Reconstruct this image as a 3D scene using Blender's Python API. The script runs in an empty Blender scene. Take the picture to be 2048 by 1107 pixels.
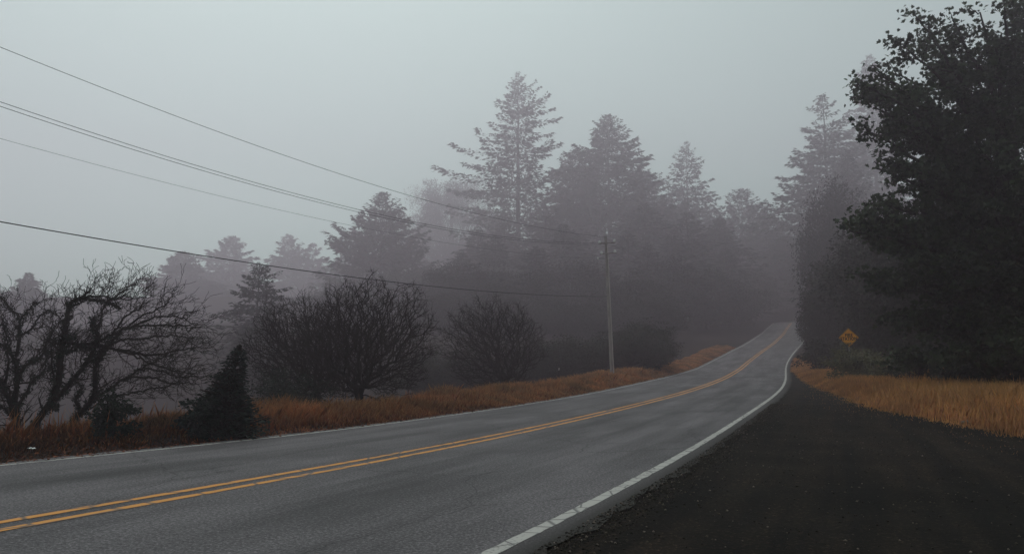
import bpy, math, random
import numpy as np
from mathutils import Vector
D = bpy.data
SC = bpy.context.scene
COL = SC.collection
rnd = np.random.default_rng(7)

# ------------------------------------------------------------------ camera, world, sun, exposure
F = 1593.0            # focal length in pixels of a 2048-wide frame
H = 1.3               # eye height above the road datum
HOR = 751.5           # horizon row
PITCH = math.atan((HOR - 553.5) / F)
cd = D.cameras.new('camera'); cam = D.objects.new('camera', cd); COL.objects.link(cam)
cam.location = (0, 0, H); cam.rotation_euler = (math.radians(90) + PITCH, 0, 0)
cd.sensor_width = 36; cd.lens = F * 36 / 2048; cd.clip_start = 0.05; cd.clip_end = 3000
SC.camera = cam

SUN_EL, SUN_AZ = math.radians(62), math.radians(-20)      # azimuth from +Y, clockwise
w = D.worlds.new('World'); SC.world = w; w.use_nodes = True
nt = w.node_tree; nt.nodes.clear()
sky = nt.nodes.new('ShaderNodeTexSky'); sky.sky_type = 'NISHITA'; sky.sun_disc = False
sky.sun_elevation = SUN_EL; sky.sun_rotation = SUN_AZ
sky.air_density = 1.0; sky.dust_density = 2.5; sky.ozone_density = 1.0
hs = nt.nodes.new('ShaderNodeHueSaturation'); hs.inputs['Saturation'].default_value = 0.16
tint = nt.nodes.new('ShaderNodeMix'); tint.data_type = 'RGBA'; tint.blend_type = 'MULTIPLY'
tint.inputs[0].default_value = 1.0; tint.inputs[7].default_value = (0.855, 1.125, 1.01, 1)
bg = nt.nodes.new('ShaderNodeBackground'); bg.inputs['Strength'].default_value = 0.10
wo = nt.nodes.new('ShaderNodeOutputWorld')
nt.links.new(sky.outputs[0], hs.inputs['Color']); nt.links.new(hs.outputs[0], tint.inputs[6])
nt.links.new(tint.outputs[2], bg.inputs['Color']); nt.links.new(bg.outputs[0], wo.inputs['Surface'])
sl = D.lights.new('sun', 'SUN'); sl.energy = 0.6; sl.angle = math.radians(25); sl.color = (1, 0.96, 0.9)
so = D.objects.new('sun', sl); COL.objects.link(so)
sd = Vector((math.sin(SUN_AZ) * math.cos(SUN_EL), math.cos(SUN_AZ) * math.cos(SUN_EL), math.sin(SUN_EL)))
so.rotation_euler = sd.to_track_quat('Z', 'Y').to_euler()
SC.view_settings.view_transform = 'Standard'; SC.view_settings.look = 'None'
SC.view_settings.gamma = 1; SC.view_settings.use_curve_mapping = False
SC.view_settings.exposure = 0.10
SC.cycles.use_denoising = True
SC.cycles.max_bounces = 7; SC.cycles.diffuse_bounces = 3; SC.cycles.volume_bounces = 4
SC.cycles.glossy_bounces = 2; SC.cycles.transmission_bounces = 2
HAZE_DENSITY = 0.0030
HAZE_COLOR = (0.995, 0.84, 0.945)

# ------------------------------------------------------------------ helpers
def sm(e0, e1, x):
    t = np.clip((np.asarray(x, float) - e0) / (e1 - e0), 0, 1); return t * t * (3 - 2 * t)

def at(px, py, y):
    """world point seen at photo pixel (px,py) whose ground distance (world y) is y"""
    a, b = (px - 1024) / F, (553.5 - py) / F
    c, s = math.cos(PITCH), math.sin(PITCH)
    d = y / (c - b * s)
    return np.array([d * a, y, H + d * (s + b * c)])

def link(name, mesh, mat=None, parent=None, loc=None):
    o = D.objects.new(name, mesh); COL.objects.link(o)
    if mat is not None and mesh is not None and not mesh.materials: mesh.materials.append(mat)
    if parent is not None: o.parent = parent
    if loc is not None: o.location = loc
    return o

def tag(o, label=None, cat=None, group=None, kind=None):
    if label: o['label'] = label
    if cat: o['category'] = cat
    if group: o['group'] = group
    if kind: o['kind'] = kind
    return o

def empty(name, loc=(0, 0, 0), rz=0):
    o = D.objects.new(name, None); COL.objects.link(o); o.location = tuple(float(v) for v in loc)
    o.rotation_euler = (0, 0, rz); o.empty_display_size = .2
    return o

def copy_tree(root, loc, rz, sc):
    r = root.copy(); COL.objects.link(r)
    r.location = tuple(float(v) for v in loc); r.rotation_euler = (0, 0, rz); r.scale = sc
    for ch in list(root.children):
        c = ch.copy(); COL.objects.link(c); c.parent = r
    return r

def mesh_np(name, V, faces_n, k, smooth=False, attr=None):
    """V (N,3); faces_n (M,k) indices, all the same size k"""
    me = D.meshes.new(name)
    V = np.ascontiguousarray(V, np.float32); Fc = np.ascontiguousarray(faces_n, np.int32)
    me.vertices.add(len(V)); me.vertices.foreach_set('co', V.ravel())
    me.loops.add(Fc.size); me.loops.foreach_set('vertex_index', Fc.ravel())
    me.polygons.add(len(Fc)); me.polygons.foreach_set('loop_start', np.arange(len(Fc), dtype=np.int32) * k)
    me.polygons.foreach_set('loop_total', np.full(len(Fc), k, np.int32))
    if smooth: me.polygons.foreach_set('use_smooth', np.ones(len(Fc), bool))
    if attr is not None:
        a = me.attributes.new('tone', 'FLOAT', 'POINT'); a.data.foreach_set('value', np.ascontiguousarray(attr, np.float32))
    me.update(calc_edges=True); me.validate()
    return me

def norm(v):
    return v / (np.linalg.norm(v, axis=-1, keepdims=True) + 1e-9)

class Tubes:
    def __init__(self): self.V = []; self.Q = []; self.n = 0
    def add(self, P, R, k=5):
        P = np.asarray(P, float); n = len(P); R = np.broadcast_to(np.asarray(R, float), (n,))
        T = norm(np.gradient(P, axis=0)); ref = np.array([0, 0, 1.]) if abs(T[0][2]) < .8 else np.array([1., 0, 0])
        U = norm(np.cross(T, ref)); W = np.cross(T, U)
        a = np.arange(k) * 2 * math.pi / k
        ring = P[:, None] + R[:, None, None] * (U[:, None] * np.cos(a)[None, :, None] + W[:, None] * np.sin(a)[None, :, None])
        self.V.append(ring.reshape(-1, 3))
        i = np.arange(n - 1)[:, None] * k; j = np.arange(k)[None]; j2 = (j + 1) % k
        self.Q.append(np.stack([i + j, i + j2, i + k + j2, i + k + j], -1).reshape(-1, 4) + self.n)
        self.n += n * k
    def mesh(self, name): return mesh_np(name, np.concatenate(self.V), np.concatenate(self.Q), 4, True)

def box_mesh(name, boxes):
    """boxes: (centre, half sizes, rotation-about-y)"""
    V = []; Q = []
    for c, h, ry in boxes:
        b = len(V) * 1
        for sx in (-1, 1):
            for sy in (-1, 1):
                for sz in (-1, 1):
                    x, y, z = sx * h[0], sy * h[1], sz * h[2]
                    x, z = x * math.cos(ry) + z * math.sin(ry), -x * math.sin(ry) + z * math.cos(ry)
                    V.append((c[0] + x, c[1] + y, c[2] + z))
        for f in ((0, 1, 3, 2), (4, 6, 7, 5), (0, 4, 5, 1), (2, 3, 7, 6), (0, 2, 6, 4), (1, 5, 7, 3)): Q.append([b + i for i in f])
    return mesh_np(name, np.array(V), np.array(Q), 4)

# ------------------------------------------------------------------ materials
class NT:
    def __init__(self, name, rough=.9, spec=.2):
        self.m = D.materials.new(name); self.m.use_nodes = True; self.t = self.m.node_tree
        self.b = self.t.nodes['Principled BSDF']; self.b.inputs['Roughness'].default_value = rough
        self.b.inputs['Specular IOR Level'].default_value = spec
    def n(self, typ, **kw):
        x = self.t.nodes.new(typ)
        for k, v in kw.items(): setattr(x, k, v)
        return x
    def l(self, a, b): self.t.links.new(a, b)
    def coord(self, kind='Object', scale=(1, 1, 1)):
        c = self.n('ShaderNodeTexCoord'); mp = self.n('ShaderNodeMapping'); mp.inputs['Scale'].default_value = scale
        self.l(c.outputs[kind], mp.inputs[0]); return mp.outputs[0]
    def noise(self, vec, scale, detail=3, rough=.55):
        x = self.n('ShaderNodeTexNoise'); x.inputs['Scale'].default_value = scale; x.inputs['Detail'].default_value = detail
        x.inputs['Roughness'].default_value = rough; self.l(vec, x.inputs['Vector']); return x.outputs[0]
    def ramp(self, fac, stops, interp='LINEAR'):
        r = self.n('ShaderNodeValToRGB'); r.color_ramp.interpolation = interp; e = r.color_ramp.elements
        while len(e) < len(stops): e.new(.5)
        for i, (p, c) in enumerate(stops):
            e[i].position = p; e[i].color = (*c, 1) if len(c) == 3 else c
        self.l(fac, r.inputs[0]); return r.outputs[0]
    def mix(self, fac, a, b, mode='MIX'):
        x = self.n('ShaderNodeMix'); x.data_type = 'RGBA'; x.blend_type = mode
        for s, v in ((0, fac), (6, a), (7, b)):
            if isinstance(v, (int, float)): x.inputs[s].default_value = v
            elif isinstance(v, tuple): x.inputs[s].default_value = (*v, 1)
            else: self.l(v, x.inputs[s])
        return x.outputs[2]
    def bump(self, h, strength, dist):
        x = self.n('ShaderNodeBump'); x.inputs['Strength'].default_value = strength; x.inputs['Distance'].default_value = dist
        self.l(h, x.inputs['Height']); self.l(x.outputs[0], self.b.inputs['Normal'])
    def col(self, c):
        if isinstance(c, tuple): self.b.inputs['Base Color'].default_value = (*c, 1)
        else: self.l(c, self.b.inputs['Base Color'])
        return self.m

def g(v): return (v, v, v)

def foliage_mat(name, dark, light, scale=1.2, tr=.0):
    t = NT(name, .75, .15)
    c = t.coord('Object'); n1 = t.noise(c, scale, 4, .6)
    a = t.n('ShaderNodeAttribute'); a.attribute_name = 'tone'
    m = t.n('ShaderNodeMath', operation='MULTIPLY_ADD'); t.l(a.outputs['Fac'], m.inputs[0]); m.inputs[1].default_value = .45
    t.l(n1, m.inputs[2])
    col = t.ramp(m.outputs[0], [(.38, dark), (.95, light)])
    t.col(col)
    if tr:
        tb = t.n('ShaderNodeBsdfTranslucent'); t.l(col, tb.inputs['Color']); mx = t.n('ShaderNodeMixShader')
        mx.inputs[0].default_value = tr; out = t.t.nodes['Material Output']
        t.l(t.b.outputs[0], mx.inputs[1]); t.l(tb.outputs[0], mx.inputs[2]); t.l(mx.outputs[0], out.inputs['Surface'])
    return t.m

def bark_mat(name, a, b, scale=6):
    t = NT(name, .95, .1); c = t.coord('Object', (1, 1, .25)); n1 = t.noise(c, scale, 5, .65)
    t.bump(n1, .6, .03); return t.col(t.ramp(n1, [(.35, a), (.7, b)]))

M = {}
M['conifer'] = foliage_mat('conifer needles', (.012, .016, .012), (.040, .044, .034), .5)
M['conifer_near'] = foliage_mat('young conifer needles', (.006, .013, .011), (.02, .035, .026), 3)
M['broadleaf'] = foliage_mat('broadleaf foliage', (.014, .017, .012), (.045, .042, .030), .6)
M['maple'] = foliage_mat('maple leaves', (.010, .017, .011), (.055, .074, .036), 1.0, .12)
M['olive_shrub'] = foliage_mat('olive shrub leaves', (.035, .045, .030), (.17, .155, .085), 2.2)
M['dark_shrub'] = foliage_mat('dark shrub leaves', (.008, .016, .012), (.025, .034, .022), 3)
M['bark'] = bark_mat('conifer bark', (.02, .016, .014), (.06, .048, .04))
M['twig'] = bark_mat('bare twig bark', (.012, .010, .009), (.040, .030, .026), 9)
M['moss'] = foliage_mat('moss', (.006, .010, .008), (.018, .026, .018), 6)
M['wood'] = bark_mat('weathered pole timber', (.25, .21, .20), (.40, .34, .32), 5)
M['conduit'] = NT('pale riser pipe', .5, .4).col((.50, .43, .42))
M['porcelain'] = NT('pale insulator glaze', .3, .5).col((.72, .70, .68))
M['wire'] = NT('black wire', .6, .3).col((.012, .012, .013))
M['steel'] = NT('galvanised post', .5, .5).col((.22, .22, .21))
M['litter'] = NT('white paper', .8, .2).col((.75, .74, .74))
M['dead_leaf'] = foliage_mat('dead leaf', (.05, .014, .006), (.20, .06, .025), 8)
M['stone'] = bark_mat('rock', (.10, .075, .06), (.26, .20, .17), 14)

def asphalt_mat():
    t = NT('worn asphalt', .86, .25)
    uv = t.coord('UV'); us = t.coord('UV', (1.1, .07, 1)); um = t.coord('UV', (1, .4, 1))
    grain = t.noise(uv, 42, 3, .85); fine = t.noise(uv, 22, 4, .7); streak = t.noise(us, 1.3, 4, .6); big = t.noise(um, .55, 4, .6)
    base = t.ramp(grain, [(.34, (.048, .042, .045)), (.52, (.116, .102, .111)), (.68, (.29, .257, .275))])
    base = t.mix(.8, base, t.ramp(streak, [(.36, g(.52)), (.60, g(1.12))]), 'MULTIPLY')
    base = t.mix(.7, base, t.ramp(big, [(.38, g(.55)), (.56, g(1.08))]), 'MULTIPLY')
    base = t.mix(.6, base, t.ramp(fine, [(.36, g(.42)), (.60, g(1.3))]), 'MULTIPLY')
    # polished wheel paths, darker oil band between them (a function of the lateral metres)
    c = t.n('ShaderNodeTexCoord'); sx = t.n('ShaderNodeSeparateXYZ'); t.l(c.outputs['UV'], sx.inputs[0])
    mm = t.n('ShaderNodeMath', operation='MULTIPLY'); mm.inputs[1].default_value = 2 * math.pi / 1.85; t.l(sx.outputs[0], mm.inputs[0])
    cs = t.n('ShaderNodeMath', operation='COSINE'); t.l(mm.outputs[0], cs.inputs[0])
    base = t.mix(.5, base, t.ramp(cs.outputs[0], [(0, g(1.05)), (1, g(.86))]), 'MULTIPLY')
    # dirt washed onto the outer edge of the right lane
    dm = t.n('ShaderNodeMath', operation='MULTIPLY_ADD'); t.l(fine, dm.inputs[0]); dm.inputs[1].default_value = .55; t.l(sx.outputs[0], dm.inputs[2])
    dd_ = t.n('ShaderNodeMath', operation='SUBTRACT'); t.l(dm.outputs[0], dd_.inputs[0]); dd_.inputs[1].default_value = 3.7
    base = t.mix(t.ramp(dd_.outputs[0], [(.30, g(0)), (.66, g(1))]), base, (.016, .0125, .0105))
    # tar-dark hairline cracks
    vo = t.n('ShaderNodeTexVoronoi', feature='DISTANCE_TO_EDGE'); vo.inputs['Scale'].default_value = .38
    nz = t.n('ShaderNodeTexNoise'); nz.inputs['Scale'].default_value = 1.6; nz.inputs['Detail'].default_value = 5; t.l(uv, nz.inputs['Vector'])
    wv = t.mix(.16, t.coord('UV', (1, .55, 1)), nz.outputs['Color'], 'LINEAR_LIGHT')
    t.l(wv, vo.inputs['Vector'])
    crk = t.ramp(vo.outputs[0], [(.0, g(.35)), (.0045, g(1))])
    base = t.mix(.8, base, crk, 'MULTIPLY')
    t.bump(grain, .55, .006)
    return t.col(base)
M['asphalt'] = asphalt_mat()

def paint_mat(name, col, worn, lo, hi, crack):
    t = NT(name, .7, .3)
    uv = t.coord('UV'); n1 = t.noise(uv, 26, 4, .75); n2 = t.noise(t.coord('UV', (1, .2, 1)), 3, 3, .6)
    cr = t.coord('UV', (1.2, 1, 1)); vo = t.n('ShaderNodeTexVoronoi', feature='DISTANCE_TO_EDGE'); vo.inputs['Scale'].default_value = crack
    t.l(cr, vo.inputs['Vector'])
    m = t.n('ShaderNodeMath', operation='MULTIPLY_ADD'); t.l(n2, m.inputs[0]); m.inputs[1].default_value = .5; t.l(n1, m.inputs[2])
    f = t.ramp(m.outputs[0], [(lo, g(0)), (hi, g(1))])
    f = t.mix(1.0, f, t.ramp(vo.outputs[0], [(.012, g(0)), (.05, g(1))]), 'MULTIPLY')
    c = t.mix(f, worn, t.mix(t.noise(uv, 60, 2), tuple(v * .8 for v in col), col))
    return t.col(c)
M['yellow'] = paint_mat('yellow road paint', (.66, .27, .045), (.16, .10, .07), .50, .66, 1.6)
M['white'] = paint_mat('white road paint', (.46, .43, .41), (.13, .12, .12), .56, .72, 3.2)

def gravel_mat():
    t = NT('dark gravel', .95, .1)
    c = t.coord('Object'); n1 = t.noise(c, 28, 3, .8); n2 = t.noise(c, 1.0, 5, .6); n3 = t.noise(c, .22, 3, .5)
    vo = t.n('ShaderNodeTexVoronoi'); vo.inputs['Scale'].default_value = 26; t.l(c, vo.inputs['Vector'])
    base = t.ramp(n1, [(.3, (.0025, .0021, .0018)), (.56, (.0065, .0050, .0039)), (.74, (.055, .040, .031))])
    base = t.mix(.8, base, t.ramp(n2, [(.32, g(.5)), (.66, g(1.35))]), 'MULTIPLY')
    base = t.mix(.7, base, t.ramp(n3, [(.38, (.7, .75, .72)), (.58, (1.5, 1.3, 1.15))]), 'MULTIPLY')
    tr = t.noise(t.coord('UV', (1.6, .09, 1)), 1.6, 3, .6)
    base = t.mix(.8, base, t.ramp(tr, [(.38, g(.30)), (.6, (1.9, 1.75, 1.6))]), 'MULTIPLY')
    pale = t.ramp(vo.outputs['Color'], [(.945, g(0)), (.965, g(1))], 'CONSTANT')
    near = t.ramp(vo.outputs['Distance'], [(.16, g(1)), (.24, g(0))])
    base = t.mix(t.mix(1, pale, near, 'MULTIPLY'), base, (.13, .10, .085))
    t.bump(n1, .9, .02)
    return t.col(base)
M['gravel'] = gravel_mat()

def ground_mat():
    t = NT('forest floor', .95, .1)
    c = t.coord('Object'); n1 = t.noise(c, 9, 5, .7); n2 = t.noise(c, .35, 3, .5)
    base = t.ramp(n1, [(.32, (.007, .005, .004)), (.58, (.020, .011, .008)), (.78, (.050, .022, .013))])
    base = t.mix(.6, base, t.ramp(n2, [(.35, (.5, .6, .5)), (.65, (1.2, 1, .9))]), 'MULTIPLY')
    t.bump(n1, .8, .05)
    return t.col(base)
M['ground'] = ground_mat()

def grass_mat(name, root, mid, tip, var):
    t = NT(name, .8, .15)
    a = t.n('ShaderNodeAttribute'); a.attribute_name = 'tone'
    col = t.ramp(a.outputs['Fac'], [(0, root), (.45, mid), (1, tip)])
    n = t.noise(t.coord('Object'), .7, 4, .6)
    col = t.mix(.9, col, t.ramp(n, [(.33, var[0]), (.66, var[1])]), 'MULTIPLY')
    n2 = t.noise(t.coord('Object', (9, 9, .5)), 2.2, 2, .6)
    col = t.mix(.8, col, t.ramp(n2, [(.3, g(.55)), (.7, g(1.35))]), 'MULTIPLY')
    return t.col(col)
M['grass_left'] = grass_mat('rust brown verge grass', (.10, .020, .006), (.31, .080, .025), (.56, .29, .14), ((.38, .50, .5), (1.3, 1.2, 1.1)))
M['grass_shaded'] = grass_mat('shade-darkened brown verge grass', (.035, .012, .006), (.085, .028, .012), (.20, .085, .036), ((.40, .55, .5), (1.35, 1.2, 1.1)))  # brown verge grass with the shade of the mossy trees painted into its colour
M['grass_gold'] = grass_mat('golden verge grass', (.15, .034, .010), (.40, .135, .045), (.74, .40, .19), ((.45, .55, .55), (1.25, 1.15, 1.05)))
M['grass_right'] = grass_mat('golden dry grass', (.44, .15, .085), (.62, .29, .14), (.66, .36, .13), ((.55, .52, .55), (1.2, 1.15, 1.1)))

# ------------------------------------------------------------------ road alignment (fitted centre line)
hk = np.array([-60, -14, 0, 12, 24, 36, 48, 60, 72, 86, 100, 120, 150., 200, 280])
hv = np.array([.51, .5092, .446, .3849, .3832, .3569, .3408, .3295, .3347, .3695, .4044, .3803, .365, .33, -.45])
ek = np.array([-60, -14, 0, 15, 30, 45, 60, 75, 90, 105, 125, 150., 200, 280])
ev = np.array([-.1, -.003, .123, .201, .503, .9, 1.402, 2.062, 3.213, 4.685, 6.553, 8.9, 14.0, 19])
bk = np.array([-.0111, -.0111, -.0178, .0032, .0094, -.0073, -.0073, -.0018, .0028, .0087, .0032, 0, 0, 0])
HW = 3.797
def herm(k, v, s):
    s = np.clip(s, k[0], k[-1]); m = np.gradient(v, k); i = np.clip(np.searchsorted(k, s, side='right') - 1, 0, len(k) - 2)
    h = k[i + 1] - k[i]; t = (s - k[i]) / h
    return (2*t**3 - 3*t**2 + 1)*v[i] + (t**3 - 2*t**2 + t)*h*m[i] + (-2*t**3 + 3*t**2)*v[i+1] + (t**3 - t**2)*h*m[i+1]
S = np.arange(-60, 280.1, .5)
hd = herm(hk, hv, S); CZ = herm(ek, ev, S); BK = herm(ek, bk, S)
dx, dy = np.sin(hd) * .5, np.cos(hd) * .5
CX = np.concatenate([[0], np.cumsum((dx[1:] + dx[:-1]) / 2)]); CY = np.concatenate([[0], np.cumsum((dy[1:] + dy[:-1]) / 2)])
i0 = int(np.argmin(abs(S)))
CX += -5.683946 - CX[i0]; CY += 2.717935 - CY[i0]
NX, NY = np.cos(hd), -np.sin(hd)

def tg(s):   # lateral position where the gravel ends and the right-hand grass begins
    return np.interp(s, [-60, -10, 0, 8, 14, 25, 40, 55, 70], [26, 17, 14, 11.6, 9.7, 6.9, 5.7, 4.75, 4.3])

def lateral_z(s, t):
    """height above the centre line as a function of road coordinates"""
    a = np.abs(t); bank = herm(ek, bk, s) * np.clip(t, -6, 8)
    z = np.where(a < HW + .55, -.10, -.04)
    hill = sm(62, 92, s)
    # left: low berm, then the land falls away; on the hill it is a cut bank
    L = -t - HW
    zl = -.04 + .08 * sm(.4, 1.8, L) - 1.5 * sm(2.8, 9, L) - .07 * np.clip(L - 7, 0, 60)
    zh = -.04 + .15 * sm(.4, 1.6, L) + .13 * np.clip(L - 1.2, 0, 14) + .04 * np.clip(L - 11, 0, 80)
    zl = zl * (1 - hill) + zh * hill
    # right: flat turnout, rough grass, rising ground under the trees
    R = t - tg(s)
    zr = np.where(R < 0, -.11, -.04 + .05 * sm(0, 1.5, R) + .05 * np.clip(R - 7, 0, 60))
    zr = zr + hill * .16 * np.clip(t - HW - 1.5, 0, 14)
    zr = zr + sm(125, 165, s) * .32 * np.clip(t - HW - 2, 0, 45)
    z = np.where(L > .35, zl, z); z = np.where(t > HW + .45, zr, z)
    return z + bank

def st_of(x, y):
    x = np.asarray(x, float).ravel(); y = np.asarray(y, float).ravel()
    s = np.empty(len(x)); t = np.empty(len(x))
    for a in range(0, len(x), 20000):
        xx, yy = x[a:a + 20000, None], y[a:a + 20000, None]
        i = ((xx - CX) ** 2 + (yy - CY) ** 2).argmin(1)
        ex, ey = xx[:, 0] - CX[i], yy[:, 0] - CY[i]
        t[a:a + 20000] = ex * NX[i] + ey * NY[i]
        s[a:a + 20000] = S[i] + ex * np.sin(hd[i]) + ey * np.cos(hd[i])
    return s, t

def bumpy(x, y):
    return .03 * np.sin(x * 1.7 + y * .6) * np.sin(y * 1.3 - x * .4) + .05 * np.sin(x * .31 + 1) * np.sin(y * .27)

def ground_z(x, y):
    s, t = st_of(x, y); x = np.asarray(x, float).ravel(); y = np.asarray(y, float).ravel()
    off = sm(HW + 1.0, HW + 5, np.where(t < 0, -t, t - tg(s) + HW + 1))
    return herm(ek, ev, s) + lateral_z(s, t) + bumpy(x, y) * off * 2

def gz(x, y): return float(ground_z([x], [y])[0])

def grid_mesh(name, xs, ys, zf):
    X, Y = np.meshgrid(xs, ys); Z = zf(X.ravel(), Y.ravel())
    V = np.stack([X.ravel(), Y.ravel(), Z], -1); nx = len(xs)
    i = (np.arange(len(ys) - 1)[:, None] * nx + np.arange(nx - 1)[None]).ravel()
    return mesh_np(name, V, np.stack([i, i + 1, i + nx + 1, i + nx], -1), 4, True)

GX = np.concatenate([np.linspace(-296, -60, 34)[:-1], np.linspace(-60, -20, 40)[:-1], np.arange(-20, 60, .45), np.linspace(60, 296, 38)])
GY = np.concatenate([np.linspace(-80, -8, 24)[:-1], np.arange(-8, 75, .45), np.linspace(75, 150, 70), np.linspace(153, 425, 46)])
tag(link('ground', grid_mesh('ground', GX, GY, ground_z), M['ground']), 'dark leaf covered ground falling away left of the road and rising right of it', kind='structure')

def ribbon(name, s0, s1, ds, t_cols, lift, mat, zfun=None, jit=0, parent=None):
    """sheet in road coordinates; t_cols is a list of lateral positions or functions of s"""
    ss = np.arange(s0, s1 + ds / 2, ds); cols = []
    for k, tc in enumerate(t_cols):
        tt = tc(ss) if callable(tc) else np.full(len(ss), float(tc)); cols.append(tt)
    T = np.stack(cols, 1)
    if jit: T[:, -1] += rnd.normal(0, jit, len(ss)); T[:, 0] += rnd.normal(0, jit, len(ss))
    sx = ss[:, None] + 0 * T
    cx, cy, cz = (np.interp(sx, S, v) for v in (CX, CY, CZ)); nx, ny, b = (np.interp(sx, S, v) for v in (NX, NY, BK))
    z = cz + b * np.clip(T, -6, 8) + lift
    if zfun is not None: z = z + zfun(sx, T)
    V = np.stack([cx + nx * T, cy + ny * T, z], -1).reshape(-1, 3); n = T.shape[1]
    i = (np.arange(len(ss) - 1)[:, None] * n + np.arange(n - 1)[None]).ravel()
    me = mesh_np(name, V, np.stack([i, i + 1, i + n + 1, i + n], -1), 4, True)
    uv = me.uv_layers.new(name='UVMap'); li = np.empty(len(me.loops), np.int32); me.loops.foreach_get('vertex_index', li)
    UV = np.stack([T.ravel(), sx.ravel()], -1)[li]; uv.data.foreach_set('uv', UV.astype(np.float32).ravel())
    return link(name, me, mat, parent)

ragR = lambda s: HW + .36 + .03 * np.sin(s * 2.1) + .04 * np.sin(s * 5.3 + 1) + .03 * np.sin(s * 11.7)
ragL = lambda s: -HW - .30 - .04 * np.sin(s * 1.7) - .03 * np.sin(s * 6.1)
tag(ribbon('road', -55, 200, .25, [ragL, -3.8, -2, 0, 2, 3.8, ragR], 0, M['asphalt'], jit=.012), 'worn grey two-lane asphalt road curving uphill into fog', kind='structure')
def gravel_relief(s, t):
    x = s * 1.3; return -.012 - .035 * sm(HW + .3, HW + 1.2, t) + sm(HW + .5, HW + 1.1, t) * .012 * np.sin(x * 2.1 + t * 1.1) * np.sin(t * 2.7 - s * .5) + sm(HW + .5, HW + 1.1, t) * .006 * np.sin(s * 5.1 + t * 4.3)
gcols = [lambda s, f=f: (HW + .30) * (1 - f) + (tg(s) + .8) * f for f in np.linspace(0, 1, 26)]
tag(ribbon('gravel_shoulder', -30, 66, .3, gcols, 0, M['gravel'], gravel_relief, jit=.05), 'dark brown gravel turnout beside the right edge of the road', kind='structure')
for nm, tc, wd, mt, lab in (('white_edge_line', -HW, .11, 'white', 'thin white edge line along the far left side of the road'),
                        ('white_edge_line', HW, .12, 'white', 'cracked white edge line beside the gravel on the right side'),
                        ('yellow_centre_line', -.15, .11, 'yellow', 'left stripe of the double yellow centre line'),
                        ('yellow_centre_line', .15, .11, 'yellow', 'right stripe of the double yellow centre line')):
    tag(ribbon(nm, -50, 195, .12, [tc - wd / 2, tc + wd / 2], .004, M[mt], jit=.004), lab, kind='structure')

# ------------------------------------------------------------------ foliage builders
def kites(P, dirs, L, Wd, up=None, tone=None):
    """one kite-shaped leaf/spray per point"""
    n = len(P); dirs = norm(dirs); r = rnd.normal(size=(n, 3)) if up is None else up + .35 * rnd.normal(size=(n, 3))
    side = norm(np.cross(dirs, r)); L = np.broadcast_to(L, (n,))[:, None]; Wd = np.broadcast_to(Wd, (n,))[:, None]
    nrm = np.cross(side, dirs)
    V = np.stack([P, P + dirs * L * .4 + side * Wd * .5 + nrm * Wd * .12, P + dirs * L, P + dirs * L * .45 - side * Wd * .5 + nrm * Wd * .12], 1)
    tone = rnd.random(n) if tone is None else tone
    return V.reshape(-1, 3), np.repeat(tone, 4)

def kite_mesh(name, V, tone): return mesh_np(name, V, np.arange(len(V)).reshape(-1, 4), 4, False, tone)

def conifer_meshes(h, prof, nb=130, density=7.0, card=.55, droop=.25, lean=0., seed=1, bare=.08, lop=.25, gaps=0.25):
    """prof: list of (height fraction from the top, radius m). Returns trunk mesh, crown mesh."""
    global rnd
    keep = rnd; rnd = np.random.default_rng(seed)
    T = Tubes(); zz = np.linspace(0, h, 14); ax = lean * (zz / h) ** 2 + .1 * np.sin(zz * .35 + seed)
    T.add(np.stack([ax, .08 * np.cos(zz * .3), zz], -1), np.interp(zz, [0, h * .5, h], [h * .0135, h * .008, .02]), 7)
    pf = np.array(prof); Pp, Dd = [], []
    us = np.sort(rnd.random(nb) ** .85) * (1 - bare)
    us = np.concatenate([us, rnd.random(nb // 14) * .10])
    phi0 = rnd.random() * 6.28
    for k, u in enumerate(us):
        R = np.interp(u, pf[:, 0], pf[:, 1]) * rnd.uniform(.72, 1.32) + .02 * h * .2
        ph = phi0 + k * 2.4 + rnd.normal(0, .25)
        R *= 1 + lop * math.sin(ph * 1 + u * 9) * rnd.random()
        if rnd.random() < gaps * .5: R *= .55
        z0 = h * (1 - u); x0 = np.interp(z0, zz, ax); n = max(4, int(R / .6) + 3); r = np.linspace(0, 1, n)
        up = np.interp(u, [0, .12, .3], [.9, .45, .12]) + rnd.uniform(-.06, .10)
        z = z0 + R * (up * r - droop * (.4 + u) * r ** 2 + .16 * r ** 4)
        wob = rnd.normal(0, .05) * R * r ** 2
        cx, sn = math.cos(ph), math.sin(ph)
        br = np.stack([x0 + cx * R * r - sn * wob, sn * R * r + cx * wob, z], -1)
        T.add(br, np.linspace(.022 * R ** .5 + .02, .01, n), 3)
        m = int(R * density * (1 + .3 * rnd.random())) + 5
        q = .06 + .94 * rnd.random(m) ** .75
        P = np.stack([np.interp(q, r, br[:, i]) for i in range(3)], -1)
        sd_ = rnd.choice([-1., 1.], m) * rnd.uniform(.25, 1.1, m)
        wsp = (1 - q) * R * .28 + .12
        P = P + np.stack([-sn * sd_ * wsp, cx * sd_ * wsp, -abs(rnd.normal(0, .10, m)) * (1 + .2 * R)], -1)
        dv = np.stack([cx - sn * sd_ * .9, sn + cx * sd_ * .9, rnd.normal(-.18, .28, m)], -1)
        Pp.append(P); Dd.append(dv)
    P = np.concatenate(Pp); dv = np.concatenate(Dd); n = len(P); tp = np.interp(P[:, 2], [h * .80, h], [1, .45]); cc = card * tp
    V, t = kites(P, dv, cc * rnd.uniform(.5, 1.3, n), cc * rnd.uniform(.28, .52, n), up=np.array([0, 0, 1.]) * rnd.uniform(-.2, 1, (n, 1)))
    a, b = T.mesh('conifer_trunk'), kite_mesh('conifer_crown', V, t)
    rnd = keep
    return a, b

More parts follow.
